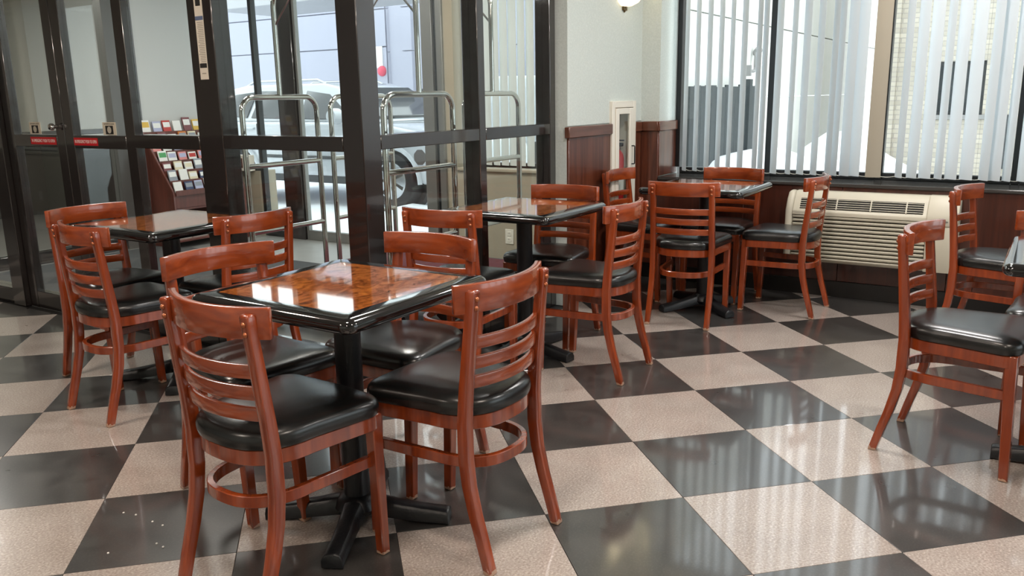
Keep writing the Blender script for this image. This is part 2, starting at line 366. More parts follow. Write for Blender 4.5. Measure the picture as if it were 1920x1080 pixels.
struct(bx('trim_4',CAPW,XW-.02,XW+.33,YR-.018,YR+.002,1.02,1.085,bevel=.004))
struct(bx('baseboard_right',BASEB,XW-.02,XW+.008,-5.1,YB-.015,0,.10))
SILLM=plain('dark_glossy_sill','3c3a38',.12,spec=.6)
struct(bx('trim_5',SILLM,XW-.02,XW+.33,-5.1,YR-.007,.69,.712,bevel=.004))
# three window lights in black frames
XF=2.09
mulls=[.735,.085,-.615,-1.36,-2.05,-2.75,-3.45,-4.15,-4.85]
for k,(a,b) in enumerate(zip(mulls,mulls[1:])):
    w=MB().box(XF-.03,XF+.03,b-.022,b+.022,.712,2.45).box(XF-.03,XF+.03,b+.022,a-.022,.712,.755).box(XF-.03,XF+.03,b+.022,a-.022,2.40,2.45)
    if k==0: w.box(XF-.03,XF+.03,a-.02,YR-.001,.755,2.40)
    o=struct(w.build('window_%d'%(k+1),DARKFR,None,.003,1))
    bx('glass_pane',GLASS,XF-.003,XF+.003,b+.02,a-.02,.752,2.405,o,0)

# vertical blind in front of the window
def vane_mesh(z0,z1,w=.089,bow=.007):
    m=MB(); n=7; f=[];b=[]
    for k in range(n):
        t=k/(n-1)-.5; f.append((t*w,bow*(1-4*t*t)+.0004)); b.append((t*w,bow*(1-4*t*t)-.0004))
    return m.prism(f+b[::-1],'z',z0,z1)
vb=tag(empty('vertical_blind',(1.93,-.6,0)),'grey white vertical blind hanging in the big right-hand window','blind')
bx('head_rail',WHITEP,-.03,.03,-3.9,1.30,2.38,2.43,vb)
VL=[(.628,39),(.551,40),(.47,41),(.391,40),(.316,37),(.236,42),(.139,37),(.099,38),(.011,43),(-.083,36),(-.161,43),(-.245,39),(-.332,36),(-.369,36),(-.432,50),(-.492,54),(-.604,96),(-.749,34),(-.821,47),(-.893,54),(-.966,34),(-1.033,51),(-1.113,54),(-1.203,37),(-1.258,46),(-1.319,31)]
y=-1.40
while y>-4.3: VL.append((y,38+random.random()*14)); y-=.078
vme=None
for k,(y,a) in enumerate(VL):
    if vme is None: o=vane_mesh(.742,2.38).build('vane',VANE,vb); vme=o.data
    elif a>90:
        o=vane_mesh(.738,2.38).build('vane',VANE_INDOOR,vb); o['label']='vane turned flat to the room, coloured tan for indoor light'
    else: o=bpy.data.objects.new('vane',vme); COL.objects.link(o); o.parent=vb
    o.location=(0,y+.6,0); o.rotation_euler=(0,0,math.radians(a))
ch=MB()
for (y0,_),(y1,_) in zip(VL,VL[1:]):
    ch.tube([( .02,y0+.6+(y1-y0)*t,.752-.012*math.sin(PI*t)) for t in (0,.17,.33,.5,.67,.83,1)],.0016,5)
ch.build('bead_chain',WHITEP,vb)

# ------------------------------------------------------------------ glass partition and sliding doors in dark bronze
def bay(name, axis, pos, a0, a1, zs, depth=.10, bottom=.10, top=CEIL-.002, rail=(1.045,1.108), stile=None):
    """a glazed bay along x or y: bottom rail, mid rail, head; panes are children"""
    m=MB(); h=depth/2
    def put(mm,u0,u1,z0,z1,hh): 
        if axis=='x': mm.box(u0,u1,pos-hh,pos+hh,z0,z1)
        else: mm.box(pos-hh,pos+hh,u0,u1,z0,z1)
    st=stile or 0
    if st: put(m,a0,a0+st,0.0,top,h); put(m,a1-st,a1,0.0,top,h)
    put(m,a0+st,a1-st,0.0,bottom,h); put(m,a0+st,a1-st,rail[0],rail[1],h); put(m,a0+st,a1-st,top-.08 if top>2.5 else top-.06,top,h)
    o=struct(m.build(name,BRONZE,None,.003,1))
    for z0,z1 in ((bottom,rail[0]),(rail[1],top-.06)):
        g=MB(); put(g,a0+st,a1-st,z0,z1,.003); g.build('glass_pane',GLASS,o)
    return o
PD=.10
# corner post and its neighbours
struct(bx('trim_6',BRONZE,XD,XD+.118,YP,YP+.118,0,CEIL-.002,bevel=.004))
bay('window_9','x',YP+PD/2,XD+.118,-.068,0,PD)
struct(bx('trim_7',BRONZE,-.068,-.008,YP,YP+PD,0,CEIL-.002,bevel=.004))
bay('window_10','x',YP+PD/2,-.008,.655,0,PD)
struct(bx('trim_8',BRONZE,.655,.72,YP-.0,YP+PD,0,CEIL-.002,bevel=.004))
bay('window_11','y',XD+PD/2,YP+.118,1.875,0,PD,rail=(1.04,1.105))
struct(bx('trim_9',BRONZE,XD,XD+.10,1.875,2.055,0,CEIL-.002,bevel=.004))
bay('window_12','y',XD+PD/2,2.055,2.60,0,PD,rail=(1.03,1.10))
# sliding door leaves
def leaf(name,a0,a1):
    o=bay(name,'y',XD+.04,a0,a1,0,.05,bottom=.11,top=2.25,rail=(1.02,1.093),stile=.085)
    return o
d2=leaf('door_2',2.605,3.275); d1=leaf('door_1',3.28,3.92)
d1['kind']='structure'; d2['kind']='structure'
struct(bx('trim_10',BRONZE,XD-.02,XD+.10,3.925,4.07,0,CEIL-.002,bevel=.004))
struct(bx('trim_11',BRONZE,XD,XD+.10,2.60,3.92,2.26,CEIL-.002,bevel=.004))
bay('window_13','y',XD+PD/2,4.07,5.9,0,PD,rail=(1.0,1.07))
# lock knob on the middle stile
k=MB().lathe([(.001,0),(.011,0),(.011,.02),(.021,.024),(.021,.034),(.016,.044),(.001,.046)],20)
k=k.build('lock_knob',CHROME,d1,loc=(XD+.012,3.345,1.14)); k.rotation_euler=(0,-PI/2,0)
def sheet(name,m,parent,pts,th=.0012):
    """flat printed sheet on the door plane (faces -X): pts = (y0,y1,z0,z1) at x"""
    x,y0,y1,z0,z1=pts; return bx(name,m,x-th,x,y0,y1,z0,z1,parent,0)
def text_at(name,body,size,m,parent,loc,rot,width=None,align='CENTER'):
    c=bpy.data.curves.new(name,'FONT'); c.body=body; c.size=size; c.align_x=align; c.align_y='CENTER'; c.extrude=.0002
    o=bpy.data.objects.new(name,c); COL.objects.link(o); bpy.context.view_layer.update()
    dg=bpy.context.evaluated_depsgraph_get(); me=bpy.data.meshes.new_from_object(o.evaluated_get(dg)); bpy.data.objects.remove(o)
    t=bpy.data.objects.new(name,me); COL.objects.link(t); me.materials.clear(); me.materials.append(m)
    if width:
        xsz=max(v.co.x for v in me.vertices)-min(v.co.x for v in me.vertices); sc=width/xsz
        for v in me.vertices: v.co.x*=sc
    if parent: t.parent=parent
    t.location=loc; t.rotation_euler=rot; return t
RX=(PI/2,0,-PI/2)       # text facing -X, reading towards -Y
XLEAF=XD+.04-.025
for leafo,y0,y1 in ((d1,3.375,3.65),(d2,2.955,3.19)):
    st=sheet('push_sticker',REDV,leafo,(XLEAF-.0002,y0,y1,1.036,1.079)); st['label']='red emergency push sticker'
    text_at('lettering','IN EMERGENCY PUSH TO OPEN',.026,WHITE,st,(XLEAF-.0016,(y0+y1)/2,1.057),RX,(y1-y0)*.9)
for leafo,y0 in ((d1,3.56),(d2,2.80)):
    st=sheet('door_sticker',plain('beige_sticker','cfc6b4',.5),leafo,(XD+.036,y0,y0+.125,1.095,1.165)); st['label']='beige sticker with round sign'
    text_at('lettering','AUTOMATIC DOOR',.012,INK,st,(XD+.0345,y0+.0625,1.155),RX,.095)
    sheet('sign_block',INK,st,(XD+.0346,y0+.028,y0+.098,1.100,1.146))
    r=MB().lathe([(.019,0),(.019,.001)],20).build('round_sign',plain('pale_sign','b9b3a4',.5),st,loc=(XD+.0343,y0+.063,1.123)); r.rotation_euler=(0,-PI/2,0)
# long instruction label on the dark jamb
post9=[o for o in bpy.data.objects if o.name=='trim_9'][0]
lab=sheet('paper_label',plain('ivory_label','d9d2c4',.5),post9,(XD-.0003,1.935,1.995,1.37,1.86)); lab['label']='long ivory instruction label'
sheet('print_block',INK,lab,(XD-.0016,1.948,1.982,1.62+.09,1.62+.12)); sheet('print_block',BLUEINK,lab,(XD-.0016,1.937,1.993,1.645,1.663)); sheet('print_block',INK,lab,(XD-.0016,1.940,1.990,1.425,1.445))
GREYINK=plain('grey_print','9a948a',.6); pl=MB()
for k in range(24):
    zz=1.635-k*.0082; pl.box(XD-.0018,XD-.0014,1.941,1.989-.012*random.random(),zz-.0022,zz+.0012)
pl.box(XD-.0018,XD-.0014,1.95,1.98,1.396,1.401); pl.build('print_lines',GREYINK,lab,smooth=False)

# ------------------------------------------------------------------ entrance vestibule
struct(bx('floor.001',VFLOOR,XD+.02,XW+.3,YB+.17,5.3,-.1,0,bevel=0))
tag(bx('entrance_mat',MATM,-.80,.95,2.3,5.2,0,.012,bevel=.004),'dark grey ribbed entrance mat on the vestibule floor','mat')
# outer wall with window, sill and outlet
we=MB().box(XW,XW+.2,YB+.16,2.47,0,.70).box(XW,XW+.2,YB+.16,5.3,2.45,CEIL).box(XW,XW+.2,4.80,5.3,0,.62).box(XW,XW+.12,2.47,2.56,0,2.45)
struct(we.build('wall_outer',TANW,smooth=False))
struct(bx('trim_12',TANW,XW-.02,XW+.2,YB+.16,2.47,.70,.722,bevel=.004))
w=MB().box(XW+.14,XW+.19,1.05,2.47,.722,.76).box(XW+.14,XW+.19,2.42,2.47,.76,2.45).box(XW+.14,XW+.19,1.05,1.10,.76,2.45)
o=struct(w.build('window_14',DARKFR,None,.003,1)); bx('glass_pane',GLASS,XW+.162,XW+.168,1.10,2.42,.76,2.45,o,0)
vb2=tag(empty('vertical_blind',(XW+.07,1.7,0)),'white vertical blind in the vestibule window behind the glass partition','blind')
bx('head_rail',WHITEP,-.03,.03,-.64,.72,2.39,2.44,vb2); vm2=None; y=2.36
while y>1.09:
    if vm2 is None: o=vane_mesh(.745,2.39).build('vane',CURT,vb2); vm2=o.data
    else: o=bpy.data.objects.new('vane',vm2); COL.objects.link(o); o.parent=vb2
    o.location=(0,y-1.7,0); o.rotation_euler=(0,0,math.radians(62+random.random()*14)); y-=.078
ol=tag(empty('wall_outlet',(XW,1.975,.20)),'cream wall outlet on the low tan vestibule wall','outlet')
bx('cover_plate',PLASTW,-.006,0,-.038,.038,-.058,.058,ol,.002)
for zz in (.024,-.024):
    r=bx('receptacle',WHITEP,-.009,-.005,-.017,.017,zz-.018,zz+.018,ol,.003)
    MB().box(-.0097,-.0088,-.008,-.005,zz-.004,zz+.008).box(-.0097,-.0088,.005,.008,zz-.004,zz+.008).build('slot',INK,r)
# outer doors: aluminium frames
ALU=plain('grey_aluminium','82827f',.35,.5)
fr=MB().box(XW,XW+.10,4.24,4.46,0,2.45); fr=struct(fr.build('trim_13',BRONZE,None,.004,1))
riv=MB()
for k in range(26): riv.lathe([(.0005,0),(.006,0),(.004,.003),(.0005,.004)],8,(0,0,0))
fr2=struct(bx('trim_14',ALU,XW-.02,XW+.10,2.66,2.76,0,2.45)); 
struct(bx('trim_15',ALU,XW-.02,XW+.10,2.56,2.62,0,2.45)); struct(bx('trim_16',DARKFR,XW+.005,XW+.1,2.62,2.66,0,2.45))
def door_leaf(name,y0,y1,m,st=.05):
    a=MB().box(XW+.02,XW+.065,y0,y0+st,0,2.4).box(XW+.02,XW+.065,y1-st,y1,0,2.4).box(XW+.02,XW+.065,y0+st,y1-st,0,.09).box(XW+.02,XW+.065,y0+st,y1-st,2.3,2.4)
    o=struct(a.build(name,m,None,.003,1)); bx('glass_pane',GLASS,XW+.04,XW+.046,y0+st,y1-st,.09,2.3,o,0); return o
od=door_leaf('door_3',2.77,3.50,ALU,.03); door_leaf('door_4',3.51,4.235,ALU,.03)
# octagonal sticker on the outer door glass
oc=[(.068*math.cos(PI/8+k*PI/4),.068*math.sin(PI/8+k*PI/4)) for k in range(8)]
s8=MB().prism(oc,'x',0,.001).build('octagon_sticker',plain('grey_sticker_back','5f6264',.6),od,loc=(XW+.038,2.87,.79)); s8['label']='grey octagonal sticker'
w=MB().box(XW+.02,XW+.08,4.46,4.49,0,2.45).box(XW+.02,XW+.08,4.76,4.80,0,2.45).box(XW+.02,XW+.08,4.49,4.76,0,.06).box(XW+.02,XW+.08,5.17,5.20,.62,2.45).box(XW+.02,XW+.08,4.80,5.17,.62,.66)
REDBR=plain('red_brown_frame','5a3028',.4)
o=struct(w.build('window_15',DARKFR,None,.003,1)); bx('glass_pane',GLASS,XW+.045,XW+.051,4.49,4.76,.06,2.45,o,0); bx('glass_pane',GLASS,XW+.045,XW+.051,4.80,5.17,.66,2.45,o,0)
# far wall of the vestibule and the lobby seen through the sliding doors
wl=MB().box(.92,XW+.2,5.3,5.42,0,CEIL)
struct(wl.build('wall_left',GREYW,smooth=False))
GREYFR=plain('grey_metal_frame','6b6a68',.4,.4)
struct(bx('trim_17',GREYFR,.82,.92,5.28,5.43,0,CEIL-.002)); struct(bx('trim_18',GREYFR,.66,.76,5.30,5.41,0,CEIL-.002)); struct(bx('trim_19',DARKFR,.76,.82,5.31,5.40,0,CEIL-.002))
bay('window_16','x',5.35,-.85,.66,0,.08,rail=(1.02,1.06))
struct(bx('floor.002',plain('dark_lobby_floor','5a5753',.4),-6.5,XW+.19,6.0,8.8,-.1,-.002,bevel=0)); struct(bx('floor.003',VFLOOR,XD+.02,XW+.2,5.3,6.0,-.1,-.001,bevel=0))
lw=MB().box(-6.5,XW+.19,8.6,8.8,.80,CEIL); struct(lw.build('wall_lobby',plain('beige_lobby_wall','b9b2a6',.7),smooth=False))
struct(bx('wall_lobby.001',plain('dark_lobby_wainscot','3c3735',.35),-6.5,XW+.19,8.56,8.8,0,.80))
struct(bx('trim_20',WHITEP,-6.5,XW,8.53,8.56,.80,.83))
struct(bx('wall_lobby.002',GREYW,XW,XW+.19,5.42,8.56,.80,CEIL,bevel=0)); struct(bx('wall_lobby.004',plain('dark_side_wainscot','3a3836',.35),XW-.01,XW+.19,5.42,8.56,0,.80,bevel=0)); struct(bx('wall_lobby.003',GREYW,-6.6,-6.4,6.0,8.6,0,CEIL,bevel=0))
cu=tag(empty('lobby_curtain',(1.45,8.45,0)),'white pleated curtain beyond the left sliding door','curtain')
def pleat(x0,x1,z0,z1,amp=.035,per=.11):
    n=int((x1-x0)/.014); f=[(x0+(x1-x0)*k/n,amp*math.sin(2*PI*(x0+(x1-x0)*k/n)/per)) for k in range(n+1)]
    return MB().prism(f+[(a,b+.003) for a,b in f[::-1]],'z',z0,z1)
pleat(-1.55,-1.05,.85,2.6).build('curtain_panel',CURT,cu); pleat(-.25,.05,.85,2.6).build('curtain_panel',CURT,cu)
MB().tube([(-1.7,0,2.62),(.2,0,2.62)],.015).build('curtain_rod',CHROME,cu)

# brochure rack against the far wall
RX0,RX1=.86,1.62; RYB=5.29; RYF=4.86
rk=tag(empty('brochure_rack',(RX0,RYB,0)),'red-brown wooden brochure rack against the grey vestibule wall','rack')
prof=[(0,0),(-.43,0),(-.43,.50),(-.06,1.04),(0,1.04)]
for x in (0,RX1-RX0): MB().prism([(a,b) for a,b in prof],'x',x-.01,x+.01).build('side_panel',RACKW,rk,.003,1)
WD=RX1-RX0
bx('back_panel',RACKW,.01,WD-.01,-.015,-.001,.1,1.0,rk); bx('front_panel',RACKW,.01,WD-.01,-.425,-.405,.36,.50,rk); bx('shelf',RACKW,.01,WD-.01,-.42,-.015,.34,.36,rk); bx('shelf',RACKW,.01,WD-.01,-.42,-.015,.06,.08,rk)
bx('divider',RACKW,WD*.5-.008,WD*.5+.008,-.41,-.015,.08,.34,rk)
NR=7
bcol=[('white','e8e6e2'),('red','b8352f'),('yellow','d8b04a'),('lavender','aeb0cc'),('pink','d98a86'),('green','4f9a5e'),('grey','8f939c'),('orange','d07a2c'),('cream','ded2b4'),('navy','3c4566'),('maroon','7a4448')]
BM={n:plain('brochure_'+n,c,.4) for n,c in bcol}
rowcol=[['yellow','lavender','red','white','maroon','yellow','white'],['yellow','maroon','white','orange','cream','white','grey'],['pink','grey','lavender','lavender','cream','white','grey'],['green','white','pink','red','pink','red','white'],['maroon','cream','cream','grey','lavender','navy','white'],['grey','white','cream','navy','cream','grey','white'],['white','navy','lavender','cream','grey','pink','white']]
ordn=['first','second','third','fourth','fifth','sixth','seventh']; rown=['top','second','third','fourth','fifth','sixth','bottom']
for r in range(NR):
    t=r/(NR-1); yb=RYB-.045-(.37)*t; zb=1.005-.50*t
    bx('tier',RACKW,.01,WD-.01,yb-RYB-.03,yb-RYB-.022,zb-.035,zb+.012,rk,.001)
    bx('tier_floor',RACKW,.01,WD-.01,yb-RYB-.022,yb-RYB+.03,zb-.035,zb-.030,rk,.001)
    for c in range(7):
        if r==NR-1 and c==6: continue
        cn=rowcol[r][c]; h=.10+.035*random.random()+(.03 if r==0 else 0); wv=.082
        o=empty('brochure',(RX0+.065+c*.105+random.uniform(-.006,.006),yb-.010,zb-.029)); o.rotation_euler=(-math.radians(14),0,random.uniform(-.04,.04))
        tag(o,'%s brochure in the %s row of the rack, %s from the left'%(cn,rown[r],ordn[c]),'brochure','brochures in the rack')
        bx('page_block',BM[cn] if (r+c)%3 else BM['white'],-wv/2,wv/2,-.006,.006,0,h,o,.001)
        alt=BM[cn if not (r+c)%3 else ['white','cream','white','grey','lavender'][(r*3+c*5)%5]]
        bx('cover_print',alt,-wv/2+.006,wv/2-.006,-.0066,-.0058,h*.55,h*.88,o,0)
for k,x in enumerate((.055,.23)):
    st=tag(empty('paper_stack',(RX0+x+.05,RYB-.25,.08)),['tall stack of white paper in the left rack bay','shorter stack of white paper in the left rack bay'][k],'paper','paper stacks in the rack base')
    for q in range(3-k): bx('ream',PAPER,-.075,.075,-.12,.12,q*.045+.001,q*.045+.043,st,.002).rotation_euler=(0,0,.05*(q-1))
# small card holder on the low sill behind the rack
ch=tag(empty('card_holder',(XW+.0,4.98,.62)),'small white card holder with dark slots beside the rack','holder')
bx('holder_body',WHITEP,-.06,.0,-.13,.13,0,.15,ch,.003)
for k in range(3): bx('card_slot',REDBR,-.064,-.059,-.10+k*.07,-.055+k*.07,.03,.12,ch,0)

# ------------------------------------------------------------------ chrome luggage carts
def make_cart(name,loc):
    c=empty(name,loc); L=1.04; Wd=.57; r=.016
    bx('deck',plain('dark_cart_carpet','55222a',.9),-.02,Wd+.02,-.04,L+.04,.19,.225,c,.01,2)
    bm=MB(); bm.tube(fillet([(Wd/2,-.06,.205),(-.045,-.06,.205),(-.045,L+.06,.205),(Wd+.045,L+.06,.205),(Wd+.045,-.06,.205),(Wd/2,-.06,.205)],.06),.016); bm.build('bumper',CARTRIM,c)
    for yy in (0,L):
        MB().tube(fillet([(0,yy,.22),(0,yy,1.285),(Wd,yy,1.285),(Wd,yy,.22)],.085,8),r,14).build('end_hoop',CHROME,c)
        for zz in (.90,.52): MB().tube([(0,yy,zz),(Wd,yy,zz)],r*.95,14).build('cross_rail',CHROME,c)
    MB().tube(fillet([(Wd/2,L,1.285),(Wd/2,L,1.90),(Wd/2,0,1.90),(Wd/2,0,1.285)],.12,8),.0145,14).build('hanger_arch',CHROME,c)
    for yy,s in ((0,1),(L,-1)): MB().tube([(Wd/2,yy,1.68),(Wd/2,yy+.2*s,1.89)],.006,8).build('brace',CHROME,c)
    for x in (.04,Wd-.04):
        for yy in (.05,L-.05):
            w=MB().tube([(x-.02,yy,.09),(x+.02,yy,.09)],.09,20).build('wheel',TYRE,c)
            MB().box(x-.03,x-.024,yy-.015,yy+.015,.08,.19).box(x+.024,x+.03,yy-.015,yy+.015,.08,.19).build('caster_fork',CHROME,w)
    return c
cA=make_cart('luggage_cart',(-.455,1.27,0)); tag(cA,'chrome luggage cart just behind the glass partition, the nearer one','cart','chrome luggage carts')
cB=copy_tree(cA); cB.location=(.255,1.29,0); tag(cB,'chrome luggage cart farther from the room, beside the outer wall','cart')

# ------------------------------------------------------------------ chairs
def outline(hw0,hwf,yf,rf,yb,n=26):
    """D-shaped outline (counter-clockwise), straight-ish front with rounded corners, rounded back"""
    P=[]
    for k in range(n+1):
        a=PI+PI*k/n; c,s=math.cos(a),math.sin(a)
        e=2/2.6; P.append((math.copysign(abs(c)**e,c)*hw0, -abs(s)**e*yb))
    def side(t): return hw0+(hwf-hw0)*t
    for k in range(1,5): t=k/5; P.append((side(t),(yf-rf)*t))
    for k in range(7): a=k/6*PI/2; P.append((hwf-rf+rf*math.cos(a),yf-rf+rf*math.sin(a)))
    for k in range(1,4): P.append(((hwf-rf)*(1-2*k/4),yf+.006*math.sin(PI*k/4)))
    for k in range(7): a=PI/2+k/6*PI/2; P.append((-hwf+rf+rf*math.cos(a),yf-rf+rf*math.sin(a)))
    for k in range(4,0,-1): t=k/5; P.append((-side(t),(yf-rf)*t))
    return P
def post_y(z):
    tb=[(0,-.203),(.08,-.181),(.16,-.157),(.24,-.138),(.32,-.129),(.42,-.128),(.5,-.134),(.6,-.145),(.7,-.156),(.79,-.166)]
    for (a,b),(c,d) in zip(tb,tb[1:]):
        if z<=c: return b+(d-b)*(z-a)/(c-a)
    return tb[-1][1]
def make_chair():
    c=empty('ladder_back_chair')
    O=outline(.178,.203,.226,.055,.176)
    rg=[]
    for s_,zz in ((.955,.428),(.985,.432),(1.0,.444),(1.0,.455),(.985,.466),(.95,.4745),(.86,.482),(.65,.487),(.35,.489),(.08,.4895)):
        rg.append([Vector((x*s_,.035+(y-.035)*s_,zz)) for x,y in O])
    MB().rings(rg).build('seat',BLACKV,c)
    def ringsweep(O,w,z0,z1):
        m=len(O); V=[Vector((x,y,(z0+z1)/2)) for x,y in O]; A=[];
        for i in range(m):
            t=(V[(i+1)%m]-V[i-1]).normalized(); A.append(Vector((t.y,-t.x,0))*w/2)
        return V,A,[Vector((0,0,(z1-z0)/2))]*m
    V,A,B=ringsweep(outline(.160,.183,.207,.03,.158),.022,.388,.429)
    MB().sweep(V,A,B,closed=True).build('seat_frame',CHERRY,c,.002,1)
    # bent stretcher: open U
    U=[]
    for k in range(31):
        a=PI+PI*k/30; cc,ss=math.cos(a),math.sin(a); e=2/2.5
        U.append(Vector((math.copysign(abs(cc)**e,cc)*.143,-abs(ss)**e*.165,.288)))
    U=[Vector((-.158,.19,.288)),Vector((-.154,.13,.288)),Vector((-.149,.065,.288))]+U+[Vector((.149,.065,.288)),Vector((.154,.13,.288)),Vector((.158,.19,.288))]
    A=[]
    for i,p in enumerate(U):
        t=(U[min(i+1,len(U)-1)]-U[max(i-1,0)]).normalized(); A.append(Vector((t.y,-t.x,0))*.009)
    MB().sweep(U,A,[Vector((0,0,.016))]*len(U)).build('stretcher',CHERRY,c,.002,1)
    for s in (-1,1):
        P=[Vector((s*.1675,.214,0)),Vector((s*.172,.198,.43))]
        m=MB().sweep(P,[Vector((.0145,0,0)),Vector((.018,0,0))],[Vector((0,.0145,0)),Vector((0,.018,0))]); m.build('leg',CHERRY,c,.003,1)
        zs=[0,.04,.08,.12,.16,.2,.24,.28,.32,.37,.42,.47,.52,.58,.64,.70,.75,.780,.7865]; P=[];A=[];B=[]
        for z in zs:
            P.append(Vector((s*(.168-.006*z/.78),post_y(z),z)))
            tz=(post_y(z+.02)-post_y(max(z-.02,0)))/(.04 if z>=.02 else z+.02); nrm=Vector((0,1,-tz)).normalized()
            k=.0155 if z<.785 else .010
            hw=.0148; dp=.0135+.0045*min(1,max(0,1-abs(z-.36)/.36)); 
            A.append(Vector((hw,0,0))*(1 if z<.785 else .85)); B.append(Vector((0,dp,0))*(1 if z<.785 else .6))
        po=MB().sweep(P,A,B).build('back_post',CHERRY,c,.0035,2)
        for z in (.738,.762):
            b=MB().lathe([(.0003,.0065),(.004,.0058),(.0066,.003),(.0072,0),(.0003,-.003)],12).build('bolt',BRASS,po,loc=(s*.1625,post_y(z)-.0142,z)); b.rotation_euler=(PI/2,0,0)
    def bar(z0,z1,hw,yend,bow,th,name):
        n=16; P=[];A=[]
        for k in range(n+1):
            t=-1+2*k/n; P.append(Vector((t*hw,yend-bow*(1-t*t),(z0+z1)/2)))
        for i in range(n+1):
            t=(P[min(i+1,n)]-P[max(i-1,0)]).normalized(); A.append(Vector((-t.y,t.x,0))*th/2)
        MB().sweep(P,A,[Vector((0,0,(z1-z0)/2))]*(n+1)).build(name,CHERRYH,c,.003,2)
    bar(.722,.798,.197,post_y(.76)+.036,.060,.020,'top_rail')
    for z0,z1 in ((.622,.656),(.566,.600),(.511,.545)): bar(z0,z1,.152,post_y(z0+.017)+.004,.034,.015,'slat')
    return c
CH=[('chair A',-2.249,.139,-3.4,'cherry ladder-back chair nearest the camera at the front table, back to the lower left'),
('B',-1.803,-.170,87.5,'cherry ladder-back chair on the right side of the front table, back toward the camera'),
('C',-1.530,.269,180,'cherry chair on the far side of the front table, plain rail front facing the camera'),
('D',-1.939,.583,261.4,'cherry chair between the front table and the left table, rail facing right'),
('L',-1.669,1.688,-5.3,'cherry ladder-back chair nearest the camera at the left table by the sliding doors'),
('M',-1.445,2.125,271,'cherry chair against the sliding doors at the left end of the left table'),
('O',-1.233,1.480,85.9,'cherry ladder-back chair at the right end of the left table, seen above the front chairs'),
('G',-.258,.192,90.9,'cherry ladder-back chair on the right of the middle table by the glass partition'),
('H',-.665,.685,6.8,'cherry ladder-back chair on the left of the middle table, behind the front table'),
('I',.115,.635,184.2,'cherry chair on the far side of the middle table beside the wood wainscot'),
('N',.800,.149,5.1,'cherry ladder-back chair in front of the corner table, back square to the camera'),
('Rr',1.300,-.275,88.3,'cherry ladder-back chair on the right of the corner table in front of the heater'),
('P',1.255,.660,269.1,'cherry chair at the corner table in front of the extinguisher cabinet'),
('Q',1.470,.178,176.8,'cherry chair under the window sill behind the corner table'),
('E',-.453,-1.317,262,'cherry ladder-back chair seen from the side, nearest one at the right picture edge'),
('K',.974,-1.340,259.4,'cherry chair at the right, in front of the right end of the heater'),
('S',-.006,-1.640,182,'cherry chair cut by the right picture edge, beyond the right table')]
proto=make_chair()
for k,(nm,x,y,a,lab) in enumerate(CH):
    o=proto if k==0 else copy_tree(proto)
    o.location=(x,y,.0005); o.rotation_euler=(0,0,math.radians(a-90)); tag(o,lab,'chair','cherry dining chairs')

# ------------------------------------------------------------------ tables
def rrect(h,r,n=6):
    P=[]
    for cx,cy,a0 in ((h-r,h-r,0),(-h+r,h-r,PI/2),(-h+r,-h+r,PI),(h-r,-h+r,1.5*PI)):
        for k in range(n+1): a=a0+k/n*PI/2; P.append((cx+r*math.cos(a),cy+r*math.sin(a)))
    return P
def make_table():
    t=empty('pedestal_table'); H=.742; h=.307
    prof=[(0,.0),(.012,-.0015),(.021,-.007),(.026,-.016),(.0265,-.022),(.024,-.031),(.017,-.038),(.006,-.041),(0,-.041)]
    # edge band: flat black margin .052 wide then bullnose
    rg=[]
    for off,z in [(-.062,-.041),(-.062,0)]+[(-.0265+o,z) for o,z in prof]:
        rg.append([Vector((x,y,H+z)) for x,y in rrect(h+off,max(.006,.034+off))])
    rg2=list(zip(*rg)); e=MB(); n=len(rg[0]); m=len(rg)
    e.loop([list(r) for r in rg2]).build('edge_band',BLKEDGE,t)
    MB().rings([[Vector((x,y,z)) for x,y in rrect(h-.0625,.006)] for z in (H-.04,H)]).build('tabletop',BURL,t,.0006,1)
    MB().lathe([(.0005,H-.042),(.15,H-.042),(.15,H-.046),(.05,H-.06),(.0005,H-.06)],24).build('top_plate',BLKIRON,t)
    MB().lathe([(.0005,.07),(.039,.07),(.039,H-.06),(.0005,H-.06)],28).build('column',BLKIRON,t)
    b=MB().lathe([(.0005,.03),(.055,.03),(.07,.05),(.062,.076),(.045,.09),(.0005,.092)],24).build('base_hub',BLKIRON,t)
    for k in range(4):
        a=k*PI/2; f=MB(); rg=[]
        for r,hw,z0,z1 in ((.03,.036,.03,.085),(.06,.034,.028,.082),(.12,.030,.018,.068),(.2,.029,.008,.055),(.275,.030,.004,.046),(.285,.031,.002,.043)):
            sec=[(-hw,z0),(hw,z0),(hw,z0+(z1-z0)*.55),(hw*.72,z1-.004),(hw*.3,z1),(-hw*.3,z1),(-hw*.72,z1-.004),(-hw,z0+(z1-z0)*.55)]
            rg.append([Vector((r*math.cos(a)-u*math.sin(a),r*math.sin(a)+u*math.cos(a),zz)) for u,zz in sec])
        f.rings(rg); fo=f.build('foot',BLKIRON,t,.002,1)
        MB().lathe([(.0005,0),(.018,0),(.018,.008),(.0005,.008)],12,(.262*math.cos(a),.262*math.sin(a),0)).build('glide',TYRE,fo)
    return t
TB=[(-1.935,.156,28,'nearest square burl-top pedestal table with a glossy black edge, front centre'),
(-1.325,1.825,43,'square burl-top pedestal table at the left, in front of the sliding doors'),
(-.200,.620,-9,'square burl-top pedestal table in the middle, beside the glass partition'),
(1.09,.160,53,'square pedestal table in the far corner reflecting the bright window'),
(-.452,-1.742,0,'pedestal table cut off at the right edge of the picture')]
tp=make_table()
for k,(x,y,a,lab) in enumerate(TB):
    o=tp if k==0 else copy_tree(tp); o.location=(x,y,.0005); tag(o,lab,'table','burl-top pedestal tables')
    for c in o.children:
        if c.name.split('.')[0] in ('foot','base_hub'): c.rotation_euler=(0,0,math.radians(a))

